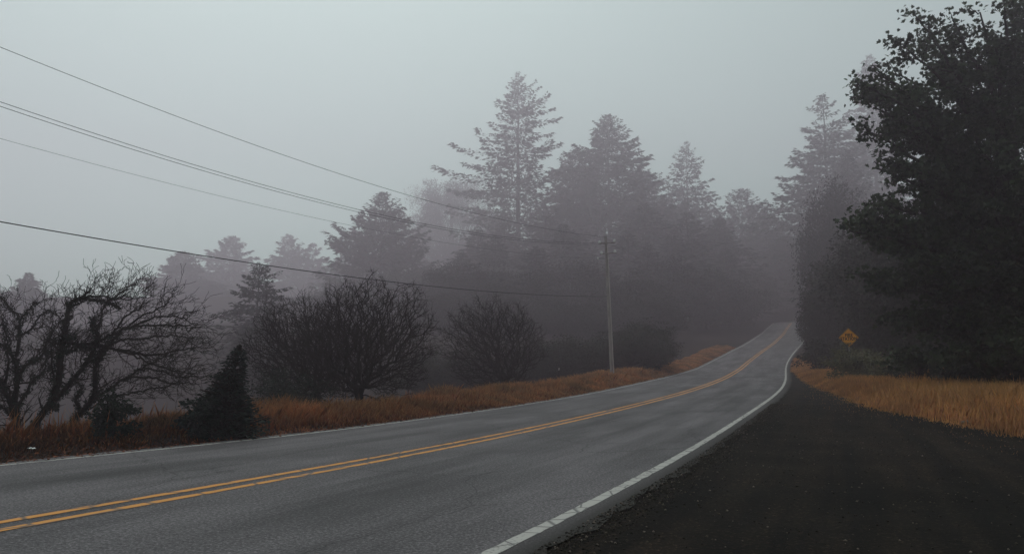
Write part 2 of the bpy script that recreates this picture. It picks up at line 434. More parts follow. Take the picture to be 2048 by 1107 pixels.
MAPLE = np.array([(0, 0), (.30, .05), (.50, .34), (.26, .40), (.33, .78), (.12, .68), (0, 1.0), (-.12, .68), (-.33, .78), (-.26, .40), (-.50, .34), (-.30, .05)])
def leaf_mesh(name, P, size, seed=0, lobed=True, flat=.5, dirs=None):
    r = np.random.default_rng(seed); n = len(P)
    d = r.normal(size=(n, 3)) * [1, 1, .5] + [0, 0, -.35]
    if dirs is not None: d = d * .7 + dirs
    d = norm(d); nn = norm(r.normal(size=(n, 3)) * (1 - flat) + np.array([0, 0, 1.]) * flat * 1.6)
    side = norm(np.cross(d, nn)); nn = np.cross(side, d)
    shp = MAPLE if lobed else np.array([(0, 0), (.24, .3), (.2, .65), (0, 1), (-.2, .65), (-.24, .3)])
    sz = size * r.uniform(.6, 1.25, n)
    bend = (shp[:, 0] ** 2 * .7 - shp[:, 1] ** 2 * .25)
    V = P[:, None] + sz[:, None, None] * (side[:, None] * shp[None, :, :1] + d[:, None] * shp[None, :, 1:] + nn[:, None] * bend[None, :, None])
    k = len(shp)
    return mesh_np(name, V.reshape(-1, 3), np.arange(n * k).reshape(n, k), k, False, np.repeat(r.random(n), k))

def limb(p0, p1, n=8, wob=.08, sag=0., r=None):
    r = r or rnd
    p0, p1 = np.asarray(p0, float), np.asarray(p1, float); L = np.linalg.norm(p1 - p0)
    t = np.linspace(0, 1, n)[:, None]; j = np.cumsum(r.normal(0, wob * L / n, (n, 3)), 0); j -= t * j[-1]
    P = p0 + (p1 - p0) * t + j; P[:, 2] += sag * L * (4 * t[:, 0] * (1 - t[:, 0])); return P

def broadleaf_meshes(h, rx, ry, z0, clumps, per, leaf, seed, lobed=False, lean=(0, 0), shell=.55, cl=.16):
    """rounded broadleaf tree with limbs reaching clumps of leaves; z0 = lowest foliage height"""
    r = np.random.default_rng(seed); T = Tubes()
    c = np.array([lean[0], lean[1], (h + z0) / 2]); hz = (h - z0) / 2
    T.add(limb((0, 0, -.3), (c[0] * .7, c[1] * .7, c[2]), 8, .06, 0, r), np.linspace(h * .022 + .04, h * .010, 8), 7)
    cen = []; PP = []; DD = []
    while len(cen) < clumps:
        v = norm(r.normal(size=3)); rad = r.uniform(shell, 1) * (1 + .16 * math.sin(v[0] * 5 + seed) * math.cos(v[2] * 4 + v[1] * 3))
        p = c + v * [rx, ry, hz] * rad
        if p[2] > z0 - .2: cen.append(p)
    for i, p in enumerate(cen):
        if i % 3 == 0:
            st = np.array([c[0] * .6, c[1] * .6, z0 + (p[2] - z0) * r.uniform(.15, .5)])
            T.add(limb(st, p, 7, .12, .04, r), np.linspace(h * .006 + .015, .012, 7), 4)
        m = int(per * r.uniform(.5, 1.4)); s = cl * (rx + hz) * r.uniform(.6, 1.25)
        q = np.clip(r.normal(size=(m, 3)), -1.5, 1.5) * [s, s, s * .55] * .6
        PP.append(p + q); DD.append(norm(q + (p - c) * .2) * .7)
    P = np.concatenate(PP); k = P[:, 2] > .05; P = P[k]; dd = np.concatenate(DD)[k]
    return T.mesh('tree_trunk'), leaf_mesh('tree_crown', P, leaf, seed, lobed, .35, dd)

def plant_tree(name, tm, cm, bm, fm, loc, rz, lab, cat, group=None, sc=(1, 1, 1), parts=('trunk', 'crown')):
    e = empty(name, loc, rz); e.scale = sc; tag(e, lab, cat, group)
    link(parts[0], tm, bm, e); link(parts[1], cm, fm, e)
    return e

def clear_road(p, rad):
    """move a tree sideways off the road"""
    p = np.array(p, float); s_, t_ = st_of([p[0]], [p[1]]); need = HW + 1.2 + rad
    if abs(t_[0]) < need and s_[0] < 275:
        i = int(np.argmin(abs(S - s_[0]))); sg = 1 if t_[0] > .5 else -1; dl = sg * need - t_[0]
        p[0] += NX[i] * dl; p[1] += NY[i] * dl
    return p

# ------------------------------------------------------------------ conifers seen one by one
def ctree(px, top, y, pxprof, lab, seed, group='conifers standing in the fog', **kw):
    """pxprof: (photo row, half width in photo px) from the top down"""
    K = kw.pop('far', 2.5); y, y0 = min(385, y * K), y; K = y / y0; kw['card'] = kw.get('card', .55) * K * 1.05; kw['density'] = kw.get('density', 7) / K; kw['nb'] = int(kw.get('nb', 130) * 1.9)
    p = at(px, top, y); p = clear_road(p, pxprof[-1][1] * y / F * .6); base = gz(p[0], p[1]) - .2; h = p[2] - base
    mpp = y / F; prof = [(0, .12)] + [((row - top) * mpp / h, hwid * mpp) for row, hwid in pxprof]
    prof.append((1.0, prof[-1][1]))
    tm, cm = conifer_meshes(h, prof, seed=seed, **kw)
    return plant_tree('conifer', tm, cm, M['bark'], M['conifer'], (p[0], p[1], base), 0, lab, 'conifer', group)

ctree(1036, 145, 104, [(200, 32), (240, 55), (265, 78), (300, 60), (345, 92), (400, 98), (440, 105), (520, 130)], 'tallest shaggy conifer with open tiered branches, left of the utility pole in the fog', 11, nb=120, density=12, card=.62, droop=.20, lop=.5, gaps=.7)
ctree(1215, 230, 100, [(270, 28), (330, 68), (400, 108), (470, 130), (560, 135)], 'broad dense conifer with pointed top directly above the utility pole', 12, nb=210, density=13, card=.6, lop=.15)
ctree(1372, 285, 122, [(330, 24), (400, 46), (470, 66), (560, 80)], 'narrow spired conifer right of the broad one above the utility pole', 13, nb=150, density=10, card=.6, lop=.1)
ctree(1482, 378, 118, [(400, 22), (430, 52), (470, 78), (560, 85)], 'low rounded conifer above the far end of the road', 14, nb=130, density=11, card=.6)
ctree(1645, 188, 92, [(240, 28), (300, 48), (380, 84), (450, 116), (560, 108)], 'tall hazy conifer right of the road, left of the maple branches', 15, nb=160, density=12, card=.55, lop=.35, gaps=.4)
ctree(1738, 110, 106, [(170, 26), (230, 42), (330, 62), (450, 80)], 'tallest hazy conifer partly hidden behind the maple branches', 16, nb=170, density=11, card=.6, lop=.3, gaps=.4)
ctree(765, 384, 88, [(420, 26), (460, 58), (500, 84), (545, 108), (600, 120)], 'hazy full conifer with gaps in its crown rising behind the largest round bare tree', 17, nb=130, density=14, card=.55, droop=.02, lop=.12, gaps=.35)
ctree(366, 503, 112, [(540, 38), (590, 64), (650, 78)], 'pale foggy conifer left of the thick wire above the arching mossy tree', 18, nb=110, density=11, card=.7)
ctree(462, 472, 140, [(520, 44), (580, 76), (650, 86)], 'very pale foggy conifer left of the dark small conifer', 19, nb=110, density=10, card=.85)
ctree(578, 468, 150, [(500, 22), (550, 46), (620, 62)], 'very pale conifer, left one of the faint pair left of the full hazy conifer', 20, nb=90, density=10, card=.9)
ctree(626, 486, 152, [(520, 20), (570, 42), (640, 56)], 'very pale conifer, right one of the faint pair left of the full hazy conifer', 21, nb=90, density=10, card=.9)
ctree(518, 524, 60, [(550, 22), (585, 42), (640, 62), (700, 80)], 'small clear conifer with layered branches left of the largest round bare tree', 22, nb=95, far=1.4, density=17, card=.36, droop=.30, lop=.4, gaps=.6)
ctree(56, 545, 78, [(575, 20), (610, 40), (660, 56), (720, 66)], 'hazy conifer behind the leftmost mossy bare tree', 23, nb=110, density=16, card=.42, gaps=.3)
ctree(1146, 300, 106, [(350, 40), (420, 70), (500, 90)], 'faint conifer between the tallest shaggy one and the broad dense one', 24, nb=120, density=10, card=.75)
ctree(1296, 345, 112, [(380, 34), (440, 60), (520, 80)], 'faint conifer in the gap right of the broad dense conifer', 25, nb=120, density=10, card=.75)

# ------------------------------------------------------------------ the forest mass: copies of a few conifers and broadleaf trees
G2 = 'low broadleaf trees under the dark forest'; G3 = 'foggy trees behind the bare trees on the left'
protos = []
for k in range(4):
    tm, cm = conifer_meshes(20, [(0, .1), (.15, 1.2), (.4, 2.9), (.7, 4.2), (1, 4.6)], nb=230, density=9, card=.62, seed=40 + k, lop=.25, gaps=.3)
    protos.append((tm, cm))
bprotos = []
for k in range(3):
    bprotos.append(broadleaf_meshes(10, 4.2, 4.2, .6, 170, 190, .22, 60 + k, cl=.135))
def fill(kind, px, top, y, wpx, lab, group, k):
    y = min(370, y * (2.2 if kind == 'c' else (2.3 if group == G3 else (1.3 if group == G2 else 1.))))
    p = at(px, top, y); p = clear_road(p, wpx * y / F * .75); base = gz(p[0], p[1]) - .2; h = p[2] - base
    tm, cm = (protos if kind == 'c' else bprotos)[k % (4 if kind == 'c' else 3)]
    hh, rr = (20, 4.4) if kind == 'c' else (10, 4.3)
    sw = wpx * y / F / rr
    plant_tree('conifer' if kind == 'c' else 'broadleaf_tree', tm, cm, M['bark'], M['conifer' if kind == 'c' else 'broadleaf'], (p[0], p[1], base), k * 1.7, lab,
               'conifer' if kind == 'c' else 'tree', group, (sw, sw, h / hh))
G1 = 'dark conifers merged behind the utility pole'
for i, (px, top, y, wp) in enumerate([(955, 452, 92, 70), (1010, 440, 98, 70), (1090, 425, 96, 85), (1135, 400, 108, 80), (1160, 470, 84, 80), (1262, 420, 94, 85), (1330, 440, 90, 85),
                                      (1325, 390, 112, 60), (1420, 400, 116, 70), (1400, 470, 96, 80), (1440, 450, 108, 70), (1530, 412, 124, 70), (1500, 470, 112, 80), (1460, 520, 98, 80), (1545, 480, 130, 80), (1050, 500, 82, 90), (1230, 500, 82, 90), (1560, 440, 150, 80), (1290, 405, 90, 90), (1375, 425, 88, 90), (1440, 435, 95, 80), (1500, 430, 105, 70), (1345, 470, 76, 90),
    (925, 505, 74, 60), (992, 470, 80, 70), (1072, 492, 68, 64), (1128, 448, 78, 78), (1255, 462, 76, 76), (1296, 485, 66, 60), (1382, 470, 78, 72), (1452, 496, 80, 60)]):
    fill('c', px, top, y, wp, 'fog-dimmed conifer in the dark merged forest around the utility pole', G1, i)
G2 = 'low broadleaf trees under the dark forest'
for i, (px, top, y, wp) in enumerate([(905, 530, 108, 75), (960, 525, 100, 75), (1050, 550, 92, 80), (1150, 520, 100, 90), (1250, 550, 90, 85), (1335, 525, 104, 80), (1410, 540, 112, 75), (1300, 590, 84, 75),
                                      (1120, 600, 82, 70), (1000, 590, 84, 80), (1460, 560, 122, 70), (1500, 540, 150, 70), (1540, 500, 190, 70), (1575, 520, 215, 70), (1600, 480, 200, 70), (1520, 470, 230, 80), (1200, 610, 80, 70), (880, 590, 90, 80)]):
    fill('b', px, top, y, wp, 'low broadleaf tree at the foot of the dark foggy forest', G2, i)
G3 = 'foggy trees behind the bare trees on the left'
for i, (kd, px, top, y, wp) in enumerate([('c', 690, 500, 128, 60), ('c', 850, 520, 118, 70), ('b', 820, 540, 84, 90), ('b', 700, 580, 80, 90), ('b', 600, 600, 96, 90), ('c', 420, 560, 120, 70),
                                          ('c', 310, 600, 128, 70), ('b', 470, 640, 92, 80), ('b', 380, 660, 110, 90), ('b', 290, 660, 130, 90), ('c', 200, 640, 150, 70), ('b', 180, 670, 120, 100), ('b', 100, 650, 116, 90),
                                          ('c', 120, 640, 140, 60), ('b', 20, 640, 100, 90), ('c', 0, 600, 130, 70), ('b', 540, 640, 74, 70), ('b', 450, 655, 62, 50), ('b', 780, 620, 66, 80), ('b', 850, 600, 70, 80), ('b', 60, 690, 90, 100), ('b', 230, 700, 96, 100), ('b', 340, 715, 90, 90), ('b', 620, 670, 62, 80), ('b', 690, 650, 64, 80), ('c', -60, 560, 110, 80), ('c', -150, 540, 105, 80), ('c', -240, 560, 100, 80), ('b', -110, 660, 80, 100), ('b', -220, 650, 76, 100)]):
    fill(kd, px, top, y, wp, ('foggy conifer' if kd == 'c' else 'foggy rounded tree') + ' in the pale wood beyond the bare trees on the left', G3, i)
p = at(905, 352, 370); bz = gz(p[0], 370); tm, cm = broadleaf_meshes(p[2] - bz, 22, 16, 10, 480, 260, .6, 71, cl=.085)
plant_tree('broadleaf_tree', tm, cm, M['bark'], M['broadleaf'], (p[0], 370, bz), 0, 'large very faint rounded tree left of the tallest shaggy conifer', 'tree')
G4 = 'conifers beyond the road end'
fill('b', 1664, 362, 118, 80, 'dim rounded tree below the tall hazy conifer, left of the maple', None, 0)
fill('b', 1640, 556, 74, 46, 'dim low tree at the right edge of the far road', None, 2)
fill('b', 1630, 440, 106, 66, 'dim tree with its crown reaching toward the far road, left of the sign', None, 0)
fill('c', 1588, 440, 66, 60, 'foggy conifer farthest along the right edge of the road', None, 1)
fill('b', 1700, 470, 72, 86, 'dark tree standing right behind the yellow diamond sign', None, 1)
fill('c', 1590, 430, 100, 62, 'dim conifer rising right of the far end of the road', None, 2)
fill('c', 1694, 300, 84, 62, 'hazy conifer between the two tallest ones right of the road', None, 1)
G6 = 'dark brush beyond the verge'
for i, (px, top, wp) in enumerate([(860, 700, 70), (930, 705, 70), (1075, 690, 75), (1130, 672, 70), (1185, 678, 70), (1245, 660, 75), (1305, 668, 70), (1365, 648, 70), (1425, 640, 60)]):
    fill('b', px, top, 58 + 3 * (i % 3), wp, 'dark low brush in the hollow behind the verge, either side of the utility pole', G6, i)
G5 = 'dark trees behind the maple'
for i, (px, top, y, wp) in enumerate([(1800, 420, 52, 150), (1900, 380, 48, 160), (2010, 300, 46, 180), (1850, 560, 50, 110), (1960, 540, 42, 120), (2080, 500, 36, 140), (2200, 300, 42, 220), (1775, 560, 58, 80)]):
    fill('b', px, top, y, wp, 'dark broadleaf tree in the black thicket behind the maple', G5, i)

# ------------------------------------------------------------------ big maple on the right
def maple(bx, by, tips, lab, seed, extra=None):
    r = np.random.default_rng(seed); base = np.array([bx, by, gz(bx, by) - .2])
    T = Tubes(); top = base + [0, 0, 11]
    tr = limb(base, top, 10, .05, 0, r); T.add(tr, np.linspace(.42, .12, 10), 9)
    PP = []; DD = []
    for (px, py, y, spread) in tips:
        tip = at(px, py, y); hgt = max(1.5, min(10.5, (tip[2] - base[2]) * .62))
        st = np.array([np.interp(hgt, tr[:, 2] - base[2], tr[:, k]) for k in range(3)])
        L = limb(st, tip, 12, .10, .05, r); T.add(L, np.linspace(.13, .025, 12), 6)
        ln = np.linalg.norm(tip - st); ns = int(ln * (2.8 if py < 400 else 3.0))
        for q in range(ns):
            f = r.uniform(.30, 1) if q else 1.; p = L[min(11, int(f * 11))] + r.normal(0, .12, 3)
            dr = norm(tip - st) * .8 + r.normal(0, .6, 3); dr[2] *= .6
            tl = spread * r.uniform(.5, 1.25) * (1.15 - .5 * f); e = p + norm(dr) * tl
            tw = limb(p, e, 6, .14, .03, r); T.add(tw, np.linspace(.03, .008, 6), 3)
            m = int((78 if py < 400 else 90) * tl * r.uniform(.4, 1.4)); s = r.random(m) ** .7; qd = np.stack([np.interp(s * 5, range(6), tw[:, k]) for k in range(3)], -1)
            qd = qd + np.clip(r.normal(size=(m, 3)), -1.4, 1.4) * [.21, .21, .13]; PP.append(qd); DD.append(np.tile(norm(dr) * .4, (m, 1)))
    e = empty('maple_tree', base); tag(e, lab, 'maple tree', 'broadleaf trees on the right')
    P = np.concatenate(PP) - base
    tm = T.mesh('trunk'); tm.transform(__import__('mathutils').Matrix.Translation(Vector(-base)))
    link('trunk', tm, M['twig'], e); link('crown', leaf_mesh('maple_crown', P, .175, seed, True, .4, np.concatenate(DD)), M['maple'], e)
    return len(P)

tipsA = [(1840, 45, 27, 1.0), (1905, 40, 28, 1.1), (1960, 25, 28, 1.2), (2010, 15, 27, 1.2), (2048, 8, 29, 1.2), (1815, 100, 27, 1.0), (1860, 90, 29, 1.1), (1760, 150, 26, 1.0), (1718, 160, 25, .8),
         (1722, 185, 26, .9), (1750, 215, 26, 1.0), (1800, 150, 28, 1.1), (1735, 262, 26, .8), (1770, 240, 27, 1.0), (1830, 200, 27, 1.2), (1880, 150, 30, 1.3), (1930, 110, 29, 1.3), (1990, 90, 27, 1.4), (1850, 260, 26, 1.2), (1920, 220, 28, 1.4),
         (1990, 200, 27, 1.4), (1790, 330, 25, .6), (1745, 335, 26, .8), (1770, 318, 25, .6), (1830, 350, 26, 1.0), (1900, 320, 27, 1.3), (1970, 310, 26, 1.4), (1760, 400, 26, .9), (1725, 430, 25, .8), (1700, 462, 25, .7), (1730, 455, 26, .8), (1780, 440, 26, 1.1),
         (1840, 420, 26, 1.3), (1910, 420, 26, 1.4), (1980, 420, 25, 1.4), (1790, 500, 27, 1.1), (1725, 545, 27, .7), (1760, 560, 27, .9), (1800, 580, 26, 1.1), (1860, 530, 25, 1.3), (1930, 540, 25, 1.4), (1790, 630, 27, 1.0), (1840, 660, 27, 1.1), (1900, 640, 26, 1.2), (1990, 620, 25, 1.3),
         (2070, 100, 28, 1.5), (2080, 250, 26, 1.5), (2080, 400, 25, 1.5), (2080, 560, 24, 1.5), (2060, 690, 23, 1.3), (1960, 700, 25, 1.2), (1880, 720, 26, 1.0), (1820, 715, 28, .9)]
pz = at(2060, 700, 28)
maple(pz[0], 28, tipsA, 'large dark maple hanging over the right side of the picture', 5)
tipsB = [(2150, -80, 24, 1.6), (2200, 100, 22, 1.6), (2140, 250, 22, 1.6), (2230, 350, 20, 1.6), (2160, 480, 21, 1.6), (2240, 560, 22, 1.5), (2300, 200, 24, 1.6), (2100, 330, 24, 1.5), (2300, 450, 25, 1.5), (2400, 300, 24, 1.6)]
pz2 = at(2330, 700, 24)
maple(pz2[0], 24, tipsB, 'second dark maple at the extreme right edge behind the grass', 6)

# ------------------------------------------------------------------ shrubs
def shrub(px, top, y, wpx, leaf, clumps, per, lab, seed, mat, depth=None, name='shrub'):
    p = at(px, top, y); base = gz(p[0], y) - .05; h = p[2] - base; rx = wpx * y / F
    tm, cm = broadleaf_meshes(h, rx, depth or rx, .05, clumps, per, leaf, seed, shell=.35, cl=.15)
    plant_tree(name, tm, cm, M['twig'], M[mat], (p[0], y, base), 0, lab, 'shrub', 'roadside shrubs', parts=('stem', 'foliage'))
shrub(1708, 686, 41, 56, .13, 90, 70, 'olive shrub right under the yellow diamond sign', 81, 'olive_shrub')
shrub(1778, 700, 38, 54, .13, 70, 60, 'olive shrub right of the one under the sign, behind the golden grass', 82, 'olive_shrub')
shrub(1835, 690, 34, 60, .12, 70, 60, 'dark shrub under the maple, right of the two olive shrubs', 83, 'dark_shrub')
shrub(1925, 690, 30, 70, .12, 70, 60, 'dark shrub under the middle of the maple crown', 84, 'dark_shrub')
shrub(2025, 680, 27, 80, .12, 80, 60, 'dark shrub at the right edge behind the tallest golden grass', 85, 'dark_shrub')
shrub(228, 788, 13.5, 42, .07, 50, 45, 'low leafy shrub at the foot of the arching mossy tree', 86, 'dark_shrub')
shrub(1640, 668, 60, 44, .2, 60, 50, 'dim shrub left of the yellow diamond sign beside the road', 87, 'broadleaf')

shrub(585, 738, 22.5, 78, .07, 90, 70, 'dark low undergrowth at the foot of the lower spreading bare tree', 89, 'dark_shrub')
# young conifer in the left verge (leaning wedge) and its low skirt
def young_conifer():
    y = 14.9; p = at(478, 690, y); bx = at(455, 700, y)[0]; base = gz(bx, y) - .05; h = p[2] - base
    tm, cm = conifer_meshes(h, [(0, .02), (.15, .09), (.4, .26), (.7, .46), (1, .62)], nb=260, density=60, card=.095, droop=.1, lean=p[0] - bx, seed=31, bare=.0, gaps=.1)
    plant_tree('young_conifer', tm, cm, M['twig'], M['conifer_near'], (bx, y, base), 0, 'small dark green young conifer leaning in the left verge beside the road', 'conifer')
young_conifer()
shrub(405, 795, 14.6, 42, .075, 46, 50, 'dark evergreen shrub touching the left side of the small young conifer', 88, 'conifer_near')

# ------------------------------------------------------------------ bare trees
class Bare:
    def __init__(self, seed): self.r = np.random.default_rng(seed); self.T = Tubes(); self.moss = []; self.n = 0
    def grow(self, p, d, L, r0, lvl, maxl, dist, out, kids=4, twist=.28, up=.05, minr=.004, lk=.5):
        """dist(p,d)->remaining length to the crown surface; out(p)->outward direction"""
        r = self.r; n = 5 if lvl >= maxl - 1 else 7; st = L / (n - 1); P = [p]; dd = d
        for i in range(n - 1):
            dd = norm(dd + r.normal(0, twist, 3) * (.7 if lvl < 2 else 1) + out(P[-1]) * .10 + np.array([0, 0, up])); P.append(P[-1] + dd * st)
        P = np.array(P); r1 = max(minr * .8, r0 * .5); R = np.linspace(r0, r1, n); self.T.add(P, R, 6 if r0 > .03 else (4 if r0 > .012 else 3)); self.n += 1
        if lvl >= maxl: return
        k = kids + (r.random() < .5) if kids < 5 else int(min(8, max(3, round(L / (.24, .20, .13, .09, .07)[lvl - 1]))))
        for j in range(k):
            f = r.uniform(.25, 1) if j else 1.; i = min(n - 1, int(f * (n - 1) + .5)); q = P[i]
            nd = norm(norm(P[i] - P[i - 1]) * .9 + r.normal(0, .55, 3) + out(q) * .35); rem = dist(q, nd)
            if rem < .05 or (kids > 4 and rem < .4 * L and r.random() < .55): continue
            if kids > 4: rem *= r.uniform(.72, 1.12)
            l2 = min(rem, L * r.uniform(lk, lk + .35))
            self.grow(q, nd, l2, max(minr, R[i] * r.uniform(.5, .75)), lvl + 1, maxl, dist, out, kids, twist, up, minr, lk)

def ellipsoid_fns(c, e):
    def dist(p, d):
        q = (p - c) / e; v = d / e; A = v @ v; B = q @ v; Cc = q @ q - 1; disc = B * B - A * Cc
        return 0. if disc <= 0 else max(0., (-B + math.sqrt(disc)) / A)
    return dist, lambda p: norm(p - (c - np.array([0, 0, e[2] * .7])))

def round_bare(px, base_py, y, cx, cy, wx, wz, lab, seed, n=2400, rt=.0042, ysc=.85):
    """twig tips scattered through a dome are joined back, nearest first, into one branching skeleton"""
    r = np.random.default_rng(seed); p0 = at(px, base_py, y); p0[2] = gz(p0[0], y) - .1
    c = at(cx, cy, y); e = np.array([wx, wx * ysc, wz]) * y / F
    v = norm(r.normal(size=(n * 2, 3))); rough = 1 + .11 * np.sin(v[:, 0] * 7 + seed) * np.sin(v[:, 2] * 6 + 1) + .08 * np.sin(v[:, 0] * 17 + v[:, 2] * 13)
    q = c + v * e * (r.random((n * 2, 1)) ** .38) * rough[:, None]
    q = q[(q[:, 2] > p0[2] + .25) & ~((np.abs(q[:, 0] - p0[0] - .2) < .35) & (q[:, 2] < p0[2] + .8))][:n]
    tz = max(.4, (c[2] - e[2] - p0[2]) + .45); tr = limb(p0, p0 + [(c[0] - p0[0]) * .12, 0, tz], 7, .06, 0, r)
    N = [x for x in tr]; par = list(range(-1, 6)); plen = [0.] * 7; tdir = [np.array([0, 0, 1.])] * 7
    A = np.zeros((n * 14 + 50, 3)); PL = np.zeros(len(A)); m = 7; A[:7] = tr; chains = [list(range(7))]; tips = []; side = []
    order = np.argsort(np.linalg.norm(q - tr[-1], axis=1) * r.uniform(.55, 1.25, len(q)))
    for qi in order:
        g_ = q[qi]; dv = g_ - A[3:m]; dist = np.linalg.norm(dv, axis=1); k = int(np.argmin(dist + .42 * PL[3:m])) + 3
        s0 = A[k]; L = np.linalg.norm(g_ - s0)
        if L < .05: continue
        st = max(3, int(L / .13) + 2); t = np.linspace(0, 1, st)[:, None]; c1 = s0 + tdir[k] * L * .38; c2 = g_ - (norm(g_ - c) * .5 + np.array([0, 0, .45])) * L * .30
        B = (1 - t) ** 3 * s0 + 3 * (1 - t) ** 2 * t * c1 + 3 * (1 - t) * t ** 2 * c2 + t ** 3 * g_
        B[1:-1] += r.normal(0, .055, (st - 2, 3)) * min(L, .5); idx = [k]
        for j in range(1, st):
            if m >= len(A): break
            A[m] = B[j]; PL[m] = PL[idx[-1]] + np.linalg.norm(B[j] - B[j - 1]); par.append(idx[-1]); tdir.append(norm(B[j] - B[j - 1])); idx.append(m); m += 1
        chains.append(idx); tips.append(idx[-1])
        if len(idx) > 2:
            for _ in range(int(r.integers(1, 3))):
                a_ = int(r.integers(1, len(idx) - 1)); o_ = A[idx[a_]]; d_ = norm(tdir[idx[a_]] + r.normal(0, .5, 3) + np.array([0, 0, .15])); l_ = r.uniform(.10, .30) * y / 24
                side.append(np.array([o_, o_ + d_ * l_ * .5 + r.normal(0, .012, 3), o_ + d_ * l_ + np.array([0, 0, .1]) * l_]))
    cnt = np.zeros(m); cnt[tips] = 1
    for i in range(m - 1, 0, -1): cnt[par[i]] += cnt[i]
    rad = rt * np.maximum(cnt, 1) ** .40; rad = np.minimum(rad, .19); T = Tubes()
    for ch in chains:
        R = rad[ch].copy()
        if len(ch) > 1: R[0] = min(R[0], R[1] * 1.25)
        T.add(A[ch], R, 6 if R[0] > .03 else 3)
    for B in side: T.add(B, [rt * .8, rt * .65, rt * .4], 3)
    me = T.mesh('branches'); me.transform(__import__('mathutils').Matrix.Translation(Vector(-p0)))
    ee = empty('bare_tree', p0); tag(ee, lab, 'bare tree', 'bare trees behind the left verge')
    link('branches', me, M['twig'], ee)
n1 = round_bare(716, 800, 24, 732, 684, 142, 132, 'largest round bare tree with dense twigs behind the rusty verge', 101, 7000, .0040)
n2 = round_bare(640, 805, 25.5, 600, 702, 116, 114, 'lower spreading bare tree overlapping the left side of the largest round one', 102, 5200, .0042)
n3 = round_bare(1022, 775, 38, 985, 692, 108, 97, 'smaller round bare tree between the largest one and the utility pole', 103, 4000, .0060)

def mossy(limbs_px, y, lab, seed, fan=None, maxl=3, twigs=1.0):
    """limbs_px: list of (radius m, [(zoomed px, py) ...]) ; coordinates measured on a 2.516x enlargement of the photo from (0,500)"""
    b = Bare(seed); r = b.r; base = None; moss = []
    big = lambda p, d: 1.2
    for (rad, pts, mossy_) in limbs_px:
        W = []; dz = r.uniform(-.5, .5)
        for i, (zx, zy) in enumerate(pts):
            yy = y + dz * (i / max(1, len(pts) - 1)) * 1.3 + r.normal(0, .05); W.append(at(zx / 2.516, 500 + zy / 2.516, yy))
        W = np.array(W)
        if base is None: base = np.array([W[0][0], W[0][1], gz(W[0][0], W[0][1]) - .1]); W = np.vstack([base + [0, 0, 0], W])
        t = np.arange(len(W)); n = len(W) * 5; ts = np.linspace(0, len(W) - 1, n); P = np.stack([np.interp(ts, t, W[:, k]) for k in range(3)], -1)
        for _ in range(2): P[1:-1] = (P[:-2] + P[1:-1] * 2 + P[2:]) / 4
        P += r.normal(0, .012, P.shape); R = np.linspace(rad * .66, max(.008, rad * .22), n); b.T.add(P, R, 7)
        outc = at(pts[0][0] / 2.516, 500 + pts[0][1] / 2.516, y); out = lambda p, o=outc: norm(p - o)
        ln = np.linalg.norm(np.diff(P, axis=0), axis=1).sum()
        for j in range(int(ln * 11 * twigs) + 2):
            f = r.uniform(.12, 1); i = min(n - 2, int(f * (n - 1))); tan = norm(P[i + 1] - P[i])
            d = norm(tan * .8 + r.normal(0, .75, 3)); b.grow(P[i], d, r.uniform(.18, .42), max(.005, R[i] * .4), 1, maxl, big, out, 2, .34, .04, .0042)
        if mossy_:
            m = int(ln * 800 * mossy_); s = r.random(m) ** 1.3 * (n - 1); cl = np.sin(s * 2.3 + seed) + np.sin(s * .9 * seed) ; keep = r.random(m) < .35 + .35 * np.clip(cl, -1, 1.6)
            s = s[keep]; q = np.stack([np.interp(s, range(n), P[:, k]) for k in range(3)], -1); rr = np.interp(s, range(n), R)
            v = norm(r.normal(size=q.shape)); moss.append((q + v * (rr[:, None] + .028 * r.random((len(s), 1))), v * .7 + np.array([0, 0, -.5])))
    ee = empty('mossy_tree', base); tag(ee, lab, 'bare tree', 'mossy bare trees on the left')
    Mx = __import__('mathutils').Matrix.Translation(Vector(-base))
    me = b.T.mesh('branches'); me.transform(Mx); link('branches', me, M['twig'], ee)
    if moss:
        q = np.concatenate([a for a, _ in moss]) - base; v = np.concatenate([a for _, a in moss]); L = r.uniform(.02, .06, len(q))
        V, t = kites(q, v, L, L * .55); link('moss', kite_mesh('moss', V, t), M['moss'], ee)
    return b.n
m1 = mossy([(.10, [(95, 900), (75, 800), (85, 650), (80, 560), (100, 430), (100, 350)], 1.4), (.04, [(100, 350), (50, 290), (0, 230), (-40, 240)], .3), (.03, [(100, 350), (160, 280), (190, 262)], .4),
            (.08, [(75, 820), (20, 700), (-10, 640), (-30, 560)], 1.2), (.045, [(85, 590), (30, 480), (-20, 470)], 1), (.05, [(85, 650), (150, 560), (210, 540), (240, 450), (260, 400)], 1), (.05, [(80, 800), (140, 700), (180, 640), (230, 600), (230, 500)], 1),
            (.04, [(20, 700), (45, 560), (30, 430), (10, 350)], .7), (.04, [(90, 850), (-20, 760)], 1.6), (.035, [(100, 430), (160, 400), (200, 330), (240, 300), (290, 330)], .5)], 15.2, 'leftmost mossy bare tree with tangled trunks at the picture edge', 5, maxl=3, twigs=1.1)
